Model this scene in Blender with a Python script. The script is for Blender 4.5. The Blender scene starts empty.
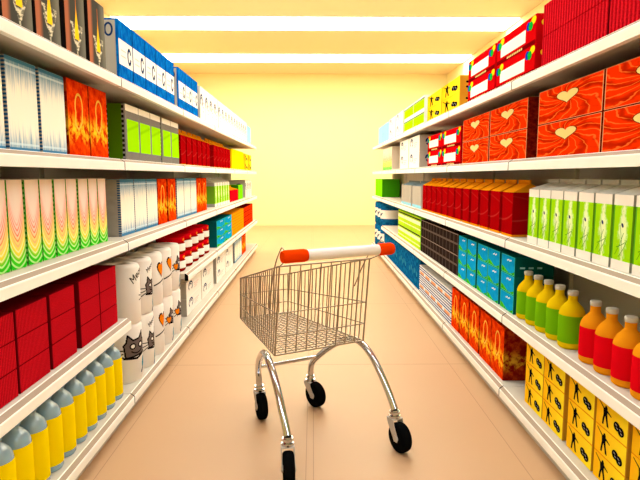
import bpy, bmesh, math, random
from mathutils import Vector, Matrix
random.seed(4)
C = bpy.context.scene.collection
PI = math.pi

# ------------------------------------------------------------------ colours and materials
def lin(c):
    return c/12.92 if c <= .04045 else ((c+.055)/1.055)**2.4
def rgb(r, g, b):
    return (lin(r/255), lin(g/255), lin(b/255), 1)

class G:
    """one node material"""
    def __init__(s, name, rough=.5, metal=0, spec=0, coat=0):
        s.mat = bpy.data.materials.new(name); s.mat.use_nodes = True
        s.nt = s.mat.node_tree; s.b = s.nt.nodes['Principled BSDF']
        s.b.inputs['Roughness'].default_value = rough
        s.b.inputs['Metallic'].default_value = metal
        s.b.inputs['Specular IOR Level'].default_value = spec
        s.b.inputs['Coat Weight'].default_value = coat
    def n(s, t, **k):
        nd = s.nt.nodes.new(t)
        for a, v in k.items(): setattr(nd, a, v)
        return nd
    def put(s, sock, v):
        if isinstance(v, (int, float)): sock.default_value = v
        elif isinstance(v, tuple): sock.default_value = v
        else: s.nt.links.new(v, sock)
    def uv(s):
        sx = s.n('ShaderNodeSeparateXYZ'); u = s.n('ShaderNodeUVMap')
        s.nt.links.new(u.outputs[0], sx.inputs[0]); return sx.outputs[0], sx.outputs[1]
    def obj(s):
        sx = s.n('ShaderNodeSeparateXYZ'); u = s.n('ShaderNodeTexCoord')
        s.nt.links.new(u.outputs['Object'], sx.inputs[0]); return sx.outputs[0], sx.outputs[1], sx.outputs[2]
    def m(s, op, a, b=0, c=0, clamp=False):
        nd = s.n('ShaderNodeMath', operation=op, use_clamp=clamp)
        s.put(nd.inputs[0], a); s.put(nd.inputs[1], b); s.put(nd.inputs[2], c); return nd.outputs[0]
    def ss(s, x, a, b, o0=0., o1=1.):
        nd = s.n('ShaderNodeMapRange', interpolation_type='SMOOTHSTEP')
        s.put(nd.inputs[0], x); s.put(nd.inputs[1], a); s.put(nd.inputs[2], b)
        s.put(nd.inputs[3], o0); s.put(nd.inputs[4], o1); return nd.outputs[0]
    def mix(s, f, a, b):
        nd = s.n('ShaderNodeMix', data_type='RGBA')
        s.put(nd.inputs[0], f); s.put(nd.inputs[6], a); s.put(nd.inputs[7], b); return nd.outputs[2]
    def vec(s, x, y, z=0.):
        nd = s.n('ShaderNodeCombineXYZ')
        for i, v in enumerate((x, y, z)): s.put(nd.inputs[i], v)
        return nd.outputs[0]
    def noise(s, v, scale, detail=2., rough=.5):
        nd = s.n('ShaderNodeTexNoise'); s.put(nd.inputs['Vector'], v)
        nd.inputs['Scale'].default_value = scale; nd.inputs['Detail'].default_value = detail
        nd.inputs['Roughness'].default_value = rough
        return nd.outputs[0]
    def ramp(s, f, stops):
        nd = s.n('ShaderNodeValToRGB'); s.put(nd.inputs[0], f)
        e = nd.color_ramp.elements
        while len(e) < len(stops): e.new(.5)
        for x, (p, c) in zip(e, stops): x.position = p; x.color = c
        return nd.outputs[0]
    def band(s, v, a, b):
        """1 inside a..b"""
        return s.m('MULTIPLY', s.m('GREATER_THAN', v, a), s.m('LESS_THAN', v, b))
    def col(s, c):
        s.put(s.b.inputs['Base Color'], c); return s
    def bump(s, h, strength=.3, dist=.01):
        nd = s.n('ShaderNodeBump'); s.put(nd.inputs['Height'], h)
        nd.inputs['Strength'].default_value = strength; nd.inputs['Distance'].default_value = dist
        s.nt.links.new(nd.outputs[0], s.b.inputs['Normal'])

_pm = {}
def pm(name, c=None, rough=.5, metal=0, spec=0, coat=0, var=.06):
    """a plain coloured procedural material with slight tonal variation"""
    if name in _pm: return _pm[name]
    g = G(name, rough, metal, spec, coat)
    x, y, z = g.obj()
    f = g.noise(g.vec(x, y, z), 9., 2.)
    d = tuple(v*(1-var) for v in c[:3])+(1,)
    g.col(g.mix(f, d, c))
    _pm[name] = g.mat
    return g.mat

WHITE = pm('white_print', rgb(250, 246, 240))
BLACK = pm('black_ink', rgb(18, 16, 16), var=.0)
SHELFW = pm('grey_beige_enamel', rgb(206, 198, 186), .35)
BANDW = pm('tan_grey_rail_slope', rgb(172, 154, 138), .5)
RAILW = pm('white_rail_enamel', rgb(252, 248, 240), .3)
PANELG = pm('grey_panel', rgb(196, 192, 184), .5)

def mat_drip():
    g = G('blue_drip_print', .4)
    u, v = g.uv()
    nz = g.noise(g.vec(g.m('MULTIPLY', u, 26.), g.m('MULTIPLY', v, 1.2)), 1., 3., .7)
    e = g.m('MULTIPLY', g.m('ABSOLUTE', g.m('SUBTRACT', v, .47)), 2.)
    t = g.ss(g.m('ADD', e, g.m('MULTIPLY', g.m('SUBTRACT', nz, .5), 1.7)), .34, 1.02)
    c = g.mix(t, rgb(252, 248, 232), rgb(112, 160, 196))
    border = g.m('MAXIMUM', g.m('GREATER_THAN', v, .955), g.m('LESS_THAN', v, .05))
    c = g.mix(border, c, rgb(70, 128, 172))
    l = g.m('MAXIMUM', g.band(v, .90, .925), g.band(v, .075, .1))
    c = g.mix(g.m('MULTIPLY', l, .6), c, rgb(225, 240, 248))
    g.col(c); return g.mat
def mat_dripside():
    g = G('blue_dotted_side', .45)
    u, v = g.uv()
    e = g.m('ABSOLUTE', g.m('SUBTRACT', u, .5))
    d = g.m('GREATER_THAN', g.m('SINE', g.m('MULTIPLY', v, 150.)), -.2)
    edge = g.m('MULTIPLY', g.m('GREATER_THAN', e, .43), d)
    nz = g.noise(g.vec(g.m('MULTIPLY', u, 4.), g.m('MULTIPLY', v, 9.)), 1., 3.)
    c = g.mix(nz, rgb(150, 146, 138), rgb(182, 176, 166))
    g.col(g.mix(edge, c, rgb(40, 88, 135))); return g.mat
def mat_fire(dark=False):
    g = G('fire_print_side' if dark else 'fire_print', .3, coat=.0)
    u, v = g.uv()
    nz = g.noise(g.vec(g.m('MULTIPLY', u, 3.), g.m('MULTIPLY', v, 4.)), 1.6, 4., .65)
    d = g.m('ABSOLUTE', g.m('SUBTRACT', v, .36))
    k = g.ss(d, .26, 0.)
    f = g.m('MULTIPLY', k, g.ss(nz, .40, .58))
    tri = g.m('LESS_THAN', g.m('ADD', v, g.m('MULTIPLY', g.m('ABSOLUTE', g.m('SUBTRACT', u, .5)), .55)), .3)
    f = g.m('MULTIPLY', f, g.m('SUBTRACT', 1., tri))
    base = g.mix(g.ss(nz, .3, .7), rgb(196, 26, 4), rgb(244, 78, 8))
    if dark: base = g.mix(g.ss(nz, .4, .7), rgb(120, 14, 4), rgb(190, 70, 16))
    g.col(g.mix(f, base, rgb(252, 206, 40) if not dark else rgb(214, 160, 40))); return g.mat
def mat_wave():
    g = G('chevron_wave_print', .4)
    u, v = g.uv()
    a = g.m('ABSOLUTE', g.m('SUBTRACT', g.m('MULTIPLY', u, 2.), 1.))
    s = g.m('SUBTRACT', v, g.m('MULTIPLY', g.m('POWER', a, 1.3), g.m('ADD', .05, g.m('MULTIPLY', v, .42))))
    c = g.ramp(s, [(0., rgb(40, 200, 30)), (.09, rgb(80, 215, 40)), (.17, rgb(250, 228, 70)), (.28, rgb(252, 222, 130)), (.38, rgb(250, 208, 186)), (.55, rgb(248, 224, 214)), (1., rgb(250, 236, 226))])
    c2 = g.ramp(s, [(0., rgb(190, 240, 150)), (.2, rgb(255, 250, 190)), (.29, rgb(248, 120, 60)), (.45, rgb(240, 96, 84)), (.7, rgb(246, 150, 130))])
    st = g.m('SINE', g.m('MULTIPLY', s, 105.))
    k = g.m('MULTIPLY', g.ss(st, .0, .8), g.ss(s, .60, .42))
    c = g.mix(g.m('MULTIPLY', k, .8), c, c2)
    gr = g.m('GREATER_THAN', a, .955)
    g.col(g.mix(gr, c, rgb(40, 150, 40))); return g.mat
def mat_waveside():
    g = G('green_dotted_side', .45)
    u, v = g.uv()
    d = g.m('GREATER_THAN', g.m('SINE', g.m('MULTIPLY', v, 110.)), .0)
    g.col(g.mix(g.m('GREATER_THAN', u, .8), rgb(232, 214, 196), g.mix(d, rgb(50, 140, 44), rgb(130, 190, 90)))); return g.mat
def mat_rib():
    g = G('red_ribbed_card', .35)
    u, v = g.uv()
    st = g.m('SINE', g.m('MULTIPLY', u, 150.))
    nz = g.noise(g.vec(g.m('MULTIPLY', u, 60.), g.m('MULTIPLY', v, 22.)), 1., 2.)
    k = g.m('ADD', g.m('MULTIPLY', st, .3), nz)
    g.col(g.mix(g.ss(k, .1, .9), rgb(150, 8, 18), rgb(214, 26, 40)))
    g.bump(st, .35, .004); return g.mat
def mat_heart():
    g = G('orange_swirl_print', .3, coat=.0)
    u, v = g.uv()
    x = g.m('SUBTRACT', u, .5); y = g.m('SUBTRACT', v, .62)
    r = g.m('SQRT', g.m('ADD', g.m('MULTIPLY', x, x), g.m('MULTIPLY', y, y)))
    an = g.m('ARCTAN2', y, x)
    nz = g.noise(g.vec(u, v), 3., 3.)
    w = g.m('SINE', g.m('ADD', g.m('MULTIPLY', an, 6.), g.m('ADD', g.m('MULTIPLY', r, 15.), g.m('MULTIPLY', nz, 7.))))
    fine = g.m('SINE', g.m('ADD', g.m('MULTIPLY', an, 17.), g.m('ADD', g.m('MULTIPLY', r, 22.), g.m('MULTIPLY', nz, 12.))))
    c = g.mix(g.ss(w, -1.7, .1), rgb(150, 22, 2), rgb(236, 48, 2))
    c = g.mix(g.m('MULTIPLY', g.ss(fine, .75, 1.), .55), c, rgb(255, 128, 50))
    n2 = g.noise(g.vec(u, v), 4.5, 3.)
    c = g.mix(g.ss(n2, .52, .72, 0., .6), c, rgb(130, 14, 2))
    e = g.m('MAXIMUM', g.m('GREATER_THAN', g.m('ABSOLUTE', x), .488), g.m('GREATER_THAN', g.m('ABSOLUTE', g.m('SUBTRACT', v, .5)), .475))
    g.col(g.mix(e, c, rgb(226, 160, 110))); return g.mat
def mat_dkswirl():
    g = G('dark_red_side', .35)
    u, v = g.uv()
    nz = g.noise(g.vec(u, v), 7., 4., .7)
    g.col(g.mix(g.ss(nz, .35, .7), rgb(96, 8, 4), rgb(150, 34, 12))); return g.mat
def mat_soldierbg():
    g = G('amber_gradient_card', .4)
    u, v = g.uv()
    nz = g.noise(g.vec(u, v), 4., 3.)
    g.col(g.mix(g.m('ADD', g.m('MULTIPLY', u, .8), g.m('MULTIPLY', nz, .25), clamp=True), rgb(250, 176, 16), rgb(255, 232, 44))); return g.mat
def mat_bluebox():
    g = G('blue_card', .35)
    u, v = g.uv()
    nz = g.noise(g.vec(g.m('MULTIPLY', u, 3.), v), 5., 4., .7)
    g.col(g.mix(g.ss(nz, .35, .7), rgb(4, 70, 160), rgb(16, 128, 214))); return g.mat
def mat_milk():
    g = G('lime_carton_print', .35)
    u, v = g.uv()
    x = g.m('SUBTRACT', u, .55)
    nz = g.noise(g.vec(g.m('MULTIPLY', u, 2.), g.m('MULTIPLY', v, 3.)), 3., 4., .7)
    blob = g.ss(g.m('SUBTRACT', g.m('ADD', g.m('ABSOLUTE', x), g.m('MULTIPLY', g.m('ABSOLUTE', g.m('SUBTRACT', v, .5)), .5)), g.m('MULTIPLY', nz, .5)), .06, -.12)
    c = g.mix(blob, rgb(158, 220, 14), rgb(236, 250, 190))
    edge = g.m('LESS_THAN', u, .07)
    c = g.mix(edge, c, rgb(90, 170, 30))
    w = g.m('MAXIMUM', g.m('GREATER_THAN', v, .86), g.m('LESS_THAN', v, .13))
    g.col(g.mix(w, c, rgb(244, 236, 228))); return g.mat
def mat_milkside():
    g = G('lime_carton_side', .35)
    u, v = g.uv()
    w = g.m('MAXIMUM', g.m('GREATER_THAN', v, .86), g.m('LESS_THAN', v, .13))
    g.col(g.mix(w, rgb(120, 180, 40), rgb(170, 168, 158))); return g.mat
def mat_redcarton():
    g = G('dark_red_carton_print', .25, coat=.0)
    u, v = g.uv()
    a = g.m('ABSOLUTE', g.m('SUBTRACT', v, g.m('ADD', .36, g.m('MULTIPLY', g.m('MULTIPLY', u, u), .16))))
    b = g.m('ABSOLUTE', g.m('SUBTRACT', v, g.m('SUBTRACT', .92, g.m('MULTIPLY', u, .16))))
    k = g.m('MAXIMUM', g.ss(a, .035, 0.), g.m('MULTIPLY', g.ss(b, .03, 0.), .5))
    c = g.mix(g.m('MULTIPLY', k, .22), rgb(160, 4, 8), rgb(226, 90, 80))
    o = g.m('LESS_THAN', v, .05)
    g.col(g.mix(o, c, rgb(236, 140, 16))); return g.mat
def mat_dish():
    g = G('blue_meadow_print', .35)
    u, v = g.uv()
    hill = g.m('ADD', .2, g.m('MULTIPLY', g.m('SINE', g.m('ADD', g.m('MULTIPLY', u, 5.5), 1.2)), .13))
    nz = g.noise(g.vec(g.m('MULTIPLY', u, 3.), v), 4., 3.)
    sky = g.mix(nz, rgb(4, 128, 200), rgb(24, 176, 232))
    grass = g.mix(g.ss(nz, .35, .65), rgb(20, 140, 20), rgb(90, 215, 40))
    c = g.mix(g.m('LESS_THAN', v, hill), sky, grass)
    e = g.m('MAXIMUM', g.m('GREATER_THAN', g.m('ABSOLUTE', g.m('SUBTRACT', u, .5)), .47), g.m('GREATER_THAN', g.m('ABSOLUTE', g.m('SUBTRACT', v, .5)), .455))
    g.col(g.mix(e, c, rgb(70, 205, 170))); return g.mat
def mat_choco():
    g = G('dark_brown_pack_print', .35)
    u, v = g.uv()
    l = g.m('MAXIMUM', g.band(v, .93, .97), g.m('MULTIPLY', g.band(v, .45, .55), .35))
    e = g.m('MULTIPLY', g.m('GREATER_THAN', u, .88), .22)
    g.col(g.mix(g.m('MAXIMUM', l, e), rgb(44, 34, 30), rgb(150, 128, 116))); return g.mat
def mat_lime():
    g = G('lime_band_print', .35)
    u, v = g.uv()
    c = g.mix(g.noise(g.vec(u, v), 5.), rgb(170, 214, 24), rgb(200, 232, 50))
    c = g.mix(g.band(v, .5, .72), c, rgb(240, 246, 200))
    c = g.mix(g.band(v, .80, .90), c, rgb(44, 70, 40))
    c = g.mix(g.band(v, .2, .26), c, rgb(236, 240, 190))
    g.col(c); return g.mat
def mat_greenpanel():
    g = G('lime_panel_print', .35)
    u, v = g.uv()
    dots = g.m('GREATER_THAN', g.m('SINE', g.m('MULTIPLY', u, 70.)), 0.)
    grey = g.mix(dots, rgb(110, 104, 100), rgb(140, 134, 128))
    sw = g.ss(g.m('ABSOLUTE', g.m('SUBTRACT', v, g.m('ADD', .52, g.m('MULTIPLY', u, .16)))), .05, 0.)
    lime = g.mix(g.m('MULTIPLY', sw, .35), rgb(156, 226, 6), rgb(100, 180, 10))
    inner = g.m('MULTIPLY', g.band(v, .17, .74), g.m('GREATER_THAN', u, .1))
    c = g.mix(inner, grey, lime)
    g.col(g.mix(g.m('GREATER_THAN', v, .88), c, rgb(250, 246, 238))); return g.mat
def mat_greenside():
    g = G('dark_green_film_side', .4)
    u, v = g.uv()
    e = g.m('ABSOLUTE', g.m('SUBTRACT', u, .5))
    d = g.m('GREATER_THAN', g.m('SINE', g.m('MULTIPLY', v, 75.)), -.3)
    edge = g.mix(d, rgb(150, 146, 140), rgb(26, 24, 22))
    edge = g.mix(g.m('GREATER_THAN', e, .43), edge, rgb(150, 146, 140))
    g.col(g.mix(g.m('GREATER_THAN', e, .32), rgb(84, 128, 10), edge)); return g.mat
def mat_limelong():
    g = G('lime_long_print', .35)
    u, v = g.uv()
    c = g.mix(g.band(v, .14, .78), rgb(250, 248, 240), rgb(160, 226, 6))
    g.col(g.mix(g.band(v, .78, .88), c, rgb(110, 112, 104))); return g.mat
def mat_stripe():
    g = G('blue_white_stripe_print', .5)
    u, v = g.uv()
    st = g.m('GREATER_THAN', g.m('SINE', g.m('MULTIPLY', v, 38.)), .1)
    c = g.mix(st, rgb(232, 236, 240), rgb(24, 74, 130))
    mid = g.band(v, .4, .6)
    c2 = g.mix(g.m('LESS_THAN', g.m('ABSOLUTE', g.m('SUBTRACT', u, .5)), .36), rgb(224, 226, 228), rgb(228, 160, 116))
    g.col(g.mix(mid, c, c2)); return g.mat
def mat_bluewrap():
    g = G('deep_blue_wrap', .3, coat=.0)
    u, v = g.uv()
    nz = g.noise(g.vec(g.m('MULTIPLY', u, 2.), v), 7., 4., .7)
    g.col(g.mix(g.ss(nz, .3, .75), rgb(8, 60, 122), rgb(26, 128, 186))); return g.mat
def mat_dark():
    g = G('dark_flame_pack_print', .3, coat=.0)
    u, v = g.uv()
    nz = g.noise(g.vec(g.m('MULTIPLY', u, 2.), g.m('MULTIPLY', v, 6.)), 3., 5., .7)
    c = g.mix(g.ss(u, .12, .3), rgb(176, 106, 76), rgb(74, 72, 66))
    c = g.mix(g.ss(u, .55, 1.), c, rgb(120, 116, 104))
    x = g.m('ABSOLUTE', g.m('SUBTRACT', u, .56))
    fw = g.m('MULTIPLY', g.ss(v, .30, .75), .10)
    fl = g.m('MULTIPLY', g.m('LESS_THAN', x, g.m('SUBTRACT', .11, fw)), g.band(v, .3, .9))
    c = g.mix(fl, c, g.mix(g.ss(v, .45, .85), rgb(255, 206, 40), rgb(214, 100, 40)))
    lace = g.m('MULTIPLY', g.m('LESS_THAN', x, g.m('MULTIPLY', g.ss(v, .03, .5), .3)), g.m('LESS_THAN', v, .5))
    lace = g.m('MULTIPLY', lace, g.m('SUBTRACT', 1., fl))
    g.col(g.mix(g.m('MULTIPLY', lace, g.ss(nz, .45, .6)), c, rgb(222, 212, 184))); return g.mat
def mat_orow():
    g = G('amber_strip_box_print', .4)
    u, v = g.uv()
    g.col(g.mix(g.m('MAXIMUM', g.m('GREATER_THAN', v, .9), g.band(v, .4, .46)), rgb(244, 150, 10), rgb(214, 96, 10))); return g.mat
def mat_rrow():
    g = G('red_strip_box_print', .4)
    u, v = g.uv()
    g.col(g.mix(g.m('MAXIMUM', g.m('GREATER_THAN', v, .9), g.band(v, .4, .46)), rgb(222, 52, 10), rgb(150, 24, 8))); return g.mat

DRIP, DRIPS, FIRE, FIRES, WAVE, WAVES = mat_drip(), mat_dripside(), mat_fire(), mat_fire(True), mat_wave(), mat_waveside()
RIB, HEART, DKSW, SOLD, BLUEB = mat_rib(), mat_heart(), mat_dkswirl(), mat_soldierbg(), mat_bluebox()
MILK, MILKS, REDC, DISH, CHOCO, LIME = mat_milk(), mat_milkside(), mat_redcarton(), mat_dish(), mat_choco(), mat_lime()
GRNP, GRNS, LIMEL, STRIPE, BLUEW, DARK, OROW, RROW = mat_greenpanel(), mat_greenside(), mat_limelong(), mat_stripe(), mat_bluewrap(), mat_dark(), mat_orow(), mat_rrow()
GREYC = pm('grey_card', rgb(186, 178, 166)); LGREY = pm('light_grey_card', rgb(206, 204, 200))
RED = pm('bright_red_card', rgb(206, 8, 14), .3); DKRED = pm('deep_red_card', rgb(110, 6, 14))
GOLD = pm('gold_print', rgb(236, 206, 130), .35); GOLDL = pm('gold_line_print', rgb(250, 196, 70))
YEL = pm('yellow_print', rgb(255, 216, 20)); GRN = pm('green_print', rgb(20, 170, 50)); BLU = pm('blue_print', rgb(20, 60, 180))
NAVY = pm('navy_print', rgb(24, 54, 104)); PINK = pm('pink_print', rgb(236, 196, 190)); ORG = pm('orange_print', rgb(238, 130, 20))
TEAL = pm('dark_teal_card', rgb(8, 92, 98)); LBLUE = pm('pale_blue_card', rgb(150, 214, 240)); PLAINY = pm('lemon_card', rgb(250, 220, 10))
ORANGEC = pm('orange_card', rgb(238, 148, 18), .3); DKG = pm('deep_green_card', rgb(60, 150, 16)); LIMEC = pm('lime_card', rgb(128, 226, 16))
DKBROWN = pm('black_brown_card', rgb(30, 24, 22)); CATG = pm('grey_cat_print', rgb(112, 98, 94)); PAPER = pm('white_paper_wrap', rgb(240, 234, 226), .6)
AMBER = pm('amber_card_side', rgb(206, 150, 40)); GREYINK = pm('grey_ink', rgb(150, 144, 140)); FISH = pm('teal_print', rgb(50, 140, 170))
HOTRED = pm('pure_red_label', rgb(222, 10, 26), .3)

# ------------------------------------------------------------------ mesh builder
class MB:
    def __init__(s): s.v = []; s.f = []; s.mi = []; s.uv = []; s.sm = []; s.mats = []
    def m(s, mat):
        if mat not in s.mats: s.mats.append(mat)
        return s.mats.index(mat)
    def add(s, vs, fs, mat, uvs=None, smooth=False):
        o = len(s.v); s.v += [tuple(p) for p in vs]; k = s.m(mat)
        for i, f in enumerate(fs):
            s.f.append([o+j for j in f]); s.mi.append(k); s.sm.append(smooth)
            s.uv.append(uvs[i] if uvs else [(0, 0)]*len(f))
    def box(s, x0, x1, y0, y1, z0, z1, mat, fm=None, tm=None, bev=0.):
        """front is +x; fm = front material, tm = top material"""
        bm = bmesh.new(); bmesh.ops.create_cube(bm, size=1)
        for v in bm.verts:
            v.co = Vector((x0+(v.co.x+.5)*(x1-x0), y0+(v.co.y+.5)*(y1-y0), z0+(v.co.z+.5)*(z1-z0)))
        if bev: bmesh.ops.bevel(bm, geom=bm.edges[:], offset=bev, segments=1, affect='EDGES', profile=.5)
        bm.normal_update(); bm.verts.index_update()
        o = len(s.v); s.v += [tuple(v.co) for v in bm.verts]
        for f in bm.faces:
            n = f.normal; a = max(range(3), key=lambda i: abs(n[i])); us = []
            for l in f.verts:
                p = l.co; X = (p.x-x0)/(x1-x0); Y = (p.y-y0)/(y1-y0); Z = (p.z-z0)/(z1-z0)
                us.append((Y, Z) if a == 0 and n.x > 0 else (1-Y, Z) if a == 0 else (X, Z) if a == 1 and n.y < 0 else (1-X, Z) if a == 1 else (Y, 1-X))
            mt = mat
            if a == 0 and n.x > 0 and fm: mt = fm
            if a == 2 and n.z > 0 and tm: mt = tm
            s.f.append([o+v.index for v in f.verts]); s.mi.append(s.m(mt)); s.uv.append(us); s.sm.append(False)
        bm.free()
    def tube(s, pts, r, mat, n=8, cap=True, smooth=True, rs=None):
        pts = [Vector(p) for p in pts]; k = len(pts); vs = []; fs = []
        t0 = (pts[1]-pts[0]).normalized()
        up = Vector((0, 0, 1)) if abs(t0.z) < .9 else Vector((1, 0, 0))
        a = t0.cross(up).normalized()
        for i, p in enumerate(pts):
            t = ((pts[min(i+1, k-1)]-p).normalized()+(p-pts[max(i-1, 0)]).normalized()).normalized()
            a = (a-t*a.dot(t)).normalized(); b = t.cross(a)
            rr = rs[i] if rs else r
            for j in range(n):
                q = 2*PI*j/n; vs.append(p+(a*math.cos(q)+b*math.sin(q))*rr)
        for i in range(k-1):
            for j in range(n):
                fs.append((i*n+j, i*n+(j+1) % n, (i+1)*n+(j+1) % n, (i+1)*n+j))
        s.add(vs, fs, mat, None, smooth)
        if cap:
            s.add(vs[:n], [tuple(range(n))[::-1]], mat); s.add(vs[-n:], [tuple(range(n))], mat)
    def lathe(s, prof, mat, n=24, ctr=(0, 0), smooth=True, captop=True, capbot=True, uv=True):
        vs = []; fs = []; us = []; k = len(prof); z0 = prof[0][1]; z1 = prof[-1][1]
        for r, z in prof:
            for j in range(n):
                q = 2*PI*j/n; vs.append((ctr[0]+r*math.cos(q), ctr[1]+r*math.sin(q), z))
        for i in range(k-1):
            for j in range(n):
                fs.append((i*n+j, i*n+(j+1) % n, (i+1)*n+(j+1) % n, (i+1)*n+j))
                w0 = (prof[i][1]-z0)/max(z1-z0, 1e-6); w1 = (prof[i+1][1]-z0)/max(z1-z0, 1e-6)
                us.append([(j/n, w0), ((j+1)/n, w0), ((j+1)/n, w1), (j/n, w1)])
        s.add(vs, fs, mat, us, smooth)
        if capbot: s.add(vs[:n], [tuple(range(n))[::-1]], mat)
        if captop: s.add(vs[-n:], [tuple(range(n))], mat)
    def decal(s, pts, mat, X, e=.0007):
        """flat ink shape on a front face: pts (y, z)"""
        ar = sum(pts[i][0]*pts[(i+1) % len(pts)][1]-pts[(i+1) % len(pts)][0]*pts[i][1] for i in range(len(pts)))
        if ar < 0: pts = pts[::-1]
        s.add([(X+e, y, z) for y, z in pts], [tuple(range(len(pts)))], mat)
    def decal_near(s, pts, mat, Y, e=.0007):
        """ink on the -y face: pts (x, z)"""
        ar = sum(pts[i][0]*pts[(i+1) % len(pts)][1]-pts[(i+1) % len(pts)][0]*pts[i][1] for i in range(len(pts)))
        if ar < 0: pts = pts[::-1]
        s.add([(x, Y-e, z) for x, z in pts], [tuple(range(len(pts)))], mat)
    def decal_far(s, pts, mat, Y, e=.0007):
        ar = sum(pts[i][0]*pts[(i+1) % len(pts)][1]-pts[(i+1) % len(pts)][0]*pts[i][1] for i in range(len(pts)))
        if ar > 0: pts = pts[::-1]
        s.add([(x, Y+e, z) for x, z in pts], [tuple(range(len(pts)))], mat)
    def build(s, name, parent=None):
        me = bpy.data.meshes.new(name); me.from_pydata(s.v, [], s.f)
        for mt in s.mats: me.materials.append(mt)
        me.polygons.foreach_set('material_index', s.mi)
        me.polygons.foreach_set('use_smooth', s.sm)
        ul = me.uv_layers.new(name='UVMap'); d = [c for f in s.uv for p in f for c in p]
        ul.data.foreach_set('uv', d)
        me.update()
        o = bpy.data.objects.new(name, me); C.objects.link(o)
        if parent: o.parent = parent
        return o

def ell(cy, cz, ry, rz, n=20, a=0.):
    return [(cy+ry*math.cos(q)*math.cos(a)-rz*math.sin(q)*math.sin(a), cz+ry*math.cos(q)*math.sin(a)+rz*math.sin(q)*math.cos(a)) for q in [2*PI*i/n for i in range(n)]]
def rect(y0, y1, z0, z1): return [(y0, z0), (y1, z0), (y1, z1), (y0, z1)]
def stroke(pts, w):
    """quads of a thick poly-line"""
    out = []
    for (a, b), (c, d) in zip(pts, pts[1:]):
        l = math.hypot(c-a, d-b) or 1; nx, nz = -(d-b)/l*w/2, (c-a)/l*w/2; ex, ez = (c-a)/l*w/3, (d-b)/l*w/3
        out.append([(a+nx-ex, b+nz-ez), (a-nx-ex, b-nz-ez), (c-nx+ex, d-nz+ez), (c+nx+ex, d+nz+ez)])
    return out
def arc(cy, cz, r, a0, a1, n=10, sy=1., sz=1.):
    return [(cy+sy*r*math.cos(a0+(a1-a0)*i/n), cz+sz*r*math.sin(a0+(a1-a0)*i/n)) for i in range(n+1)]
def heart(cy, cz, w, h, n=28):
    out = []
    for i in range(n):
        t = 2*PI*i/n
        out.append((cy+w/2*math.sin(t)**3, cz+h*((13*math.cos(t)-5*math.cos(2*t)-2*math.cos(3*t)-math.cos(4*t))/29+.08)))
    return out

def empty(name, loc=(0, 0, 0), rz=0):
    o = bpy.data.objects.new(name, None); C.objects.link(o)
    o.location = loc; o.rotation_euler = (0, 0, rz); o.empty_display_size = .1
    return o
def tag(o, label, cat, group=None, kind=None):
    o['label'] = label; o['category'] = cat
    if group: o['group'] = group
    if kind: o['kind'] = kind
    return o
def struct(o, label=None, cat=None):
    o['kind'] = 'structure'
    if label: o['label'] = label
    if cat: o['category'] = cat
    return o
def copy_tree(o, parent=None):
    c = o.copy(); C.objects.link(c)
    if parent: c.parent = parent
    for ch in [q for q in o.children]: copy_tree(ch, c)
    return c

# ------------------------------------------------------------------ the room
def simple_box(name, x0, x1, y0, y1, z0, z1, mat):
    b = MB(); b.box(x0, x1, y0, y1, z0, z1, mat); return b.build(name)
WX0, WX1, WY0, WY1, WH = -3.6, 3.72, -4.5, 15.35, 4.2
g = G('peach_floor_tiles', .45, spec=.5)
x, y, z = g.obj()
def seam(p, period, off, wd):
    q = g.m('SUBTRACT', g.m('MODULO', g.m('ADD', g.m('SUBTRACT', p, off), 100.*period), period), 0.)
    q = g.m('MINIMUM', q, g.m('SUBTRACT', period, q))
    return g.m('LESS_THAN', q, wd)
sm = g.m('MAXIMUM', seam(x, 1.02, 0.0, .0016), g.m('MAXIMUM', seam(x, 100., -.036, .0014), seam(y, 1.925, .05, .003)))
nz = g.noise(g.vec(x, y, 0.), 1.3, 3.)
fl = g.mix(nz, rgb(192, 153, 116), rgb(198, 159, 122))
g.col(g.mix(g.m('MULTIPLY', sm, .6), fl, rgb(120, 80, 50)))
struct(simple_box('floor', WX0, WX1, WY0, WY1, -.1, 0, g.mat))
WALLM = pm('cream_yellow_wall_paint', rgb(242, 226, 172), .8, var=.02)
CEILM = pm('tan_ceiling_paint', rgb(240, 216, 180), .8, var=.02)
struct(simple_box('ceiling', WX0, WX1, WY0, WY1, WH, WH+.1, CEILM))
struct(simple_box('wall_back', WX0, WX1, WY1, WY1+.1, 0, WH, WALLM))
struct(simple_box('wall_left', WX0-.1, WX0, WY0, WY1, 0, WH, WALLM))
struct(simple_box('wall_right', WX1, WX1+.1, WY0, WY1, 0, WH, WALLM))
struct(simple_box('wall_front', WX0, WX1, WY0-.1, WY0, 0, WH, WALLM))
struct(simple_box('baseboard_back', WX0, WX1, WY1-.015, WY1, 0, .1, WALLM))

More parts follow.
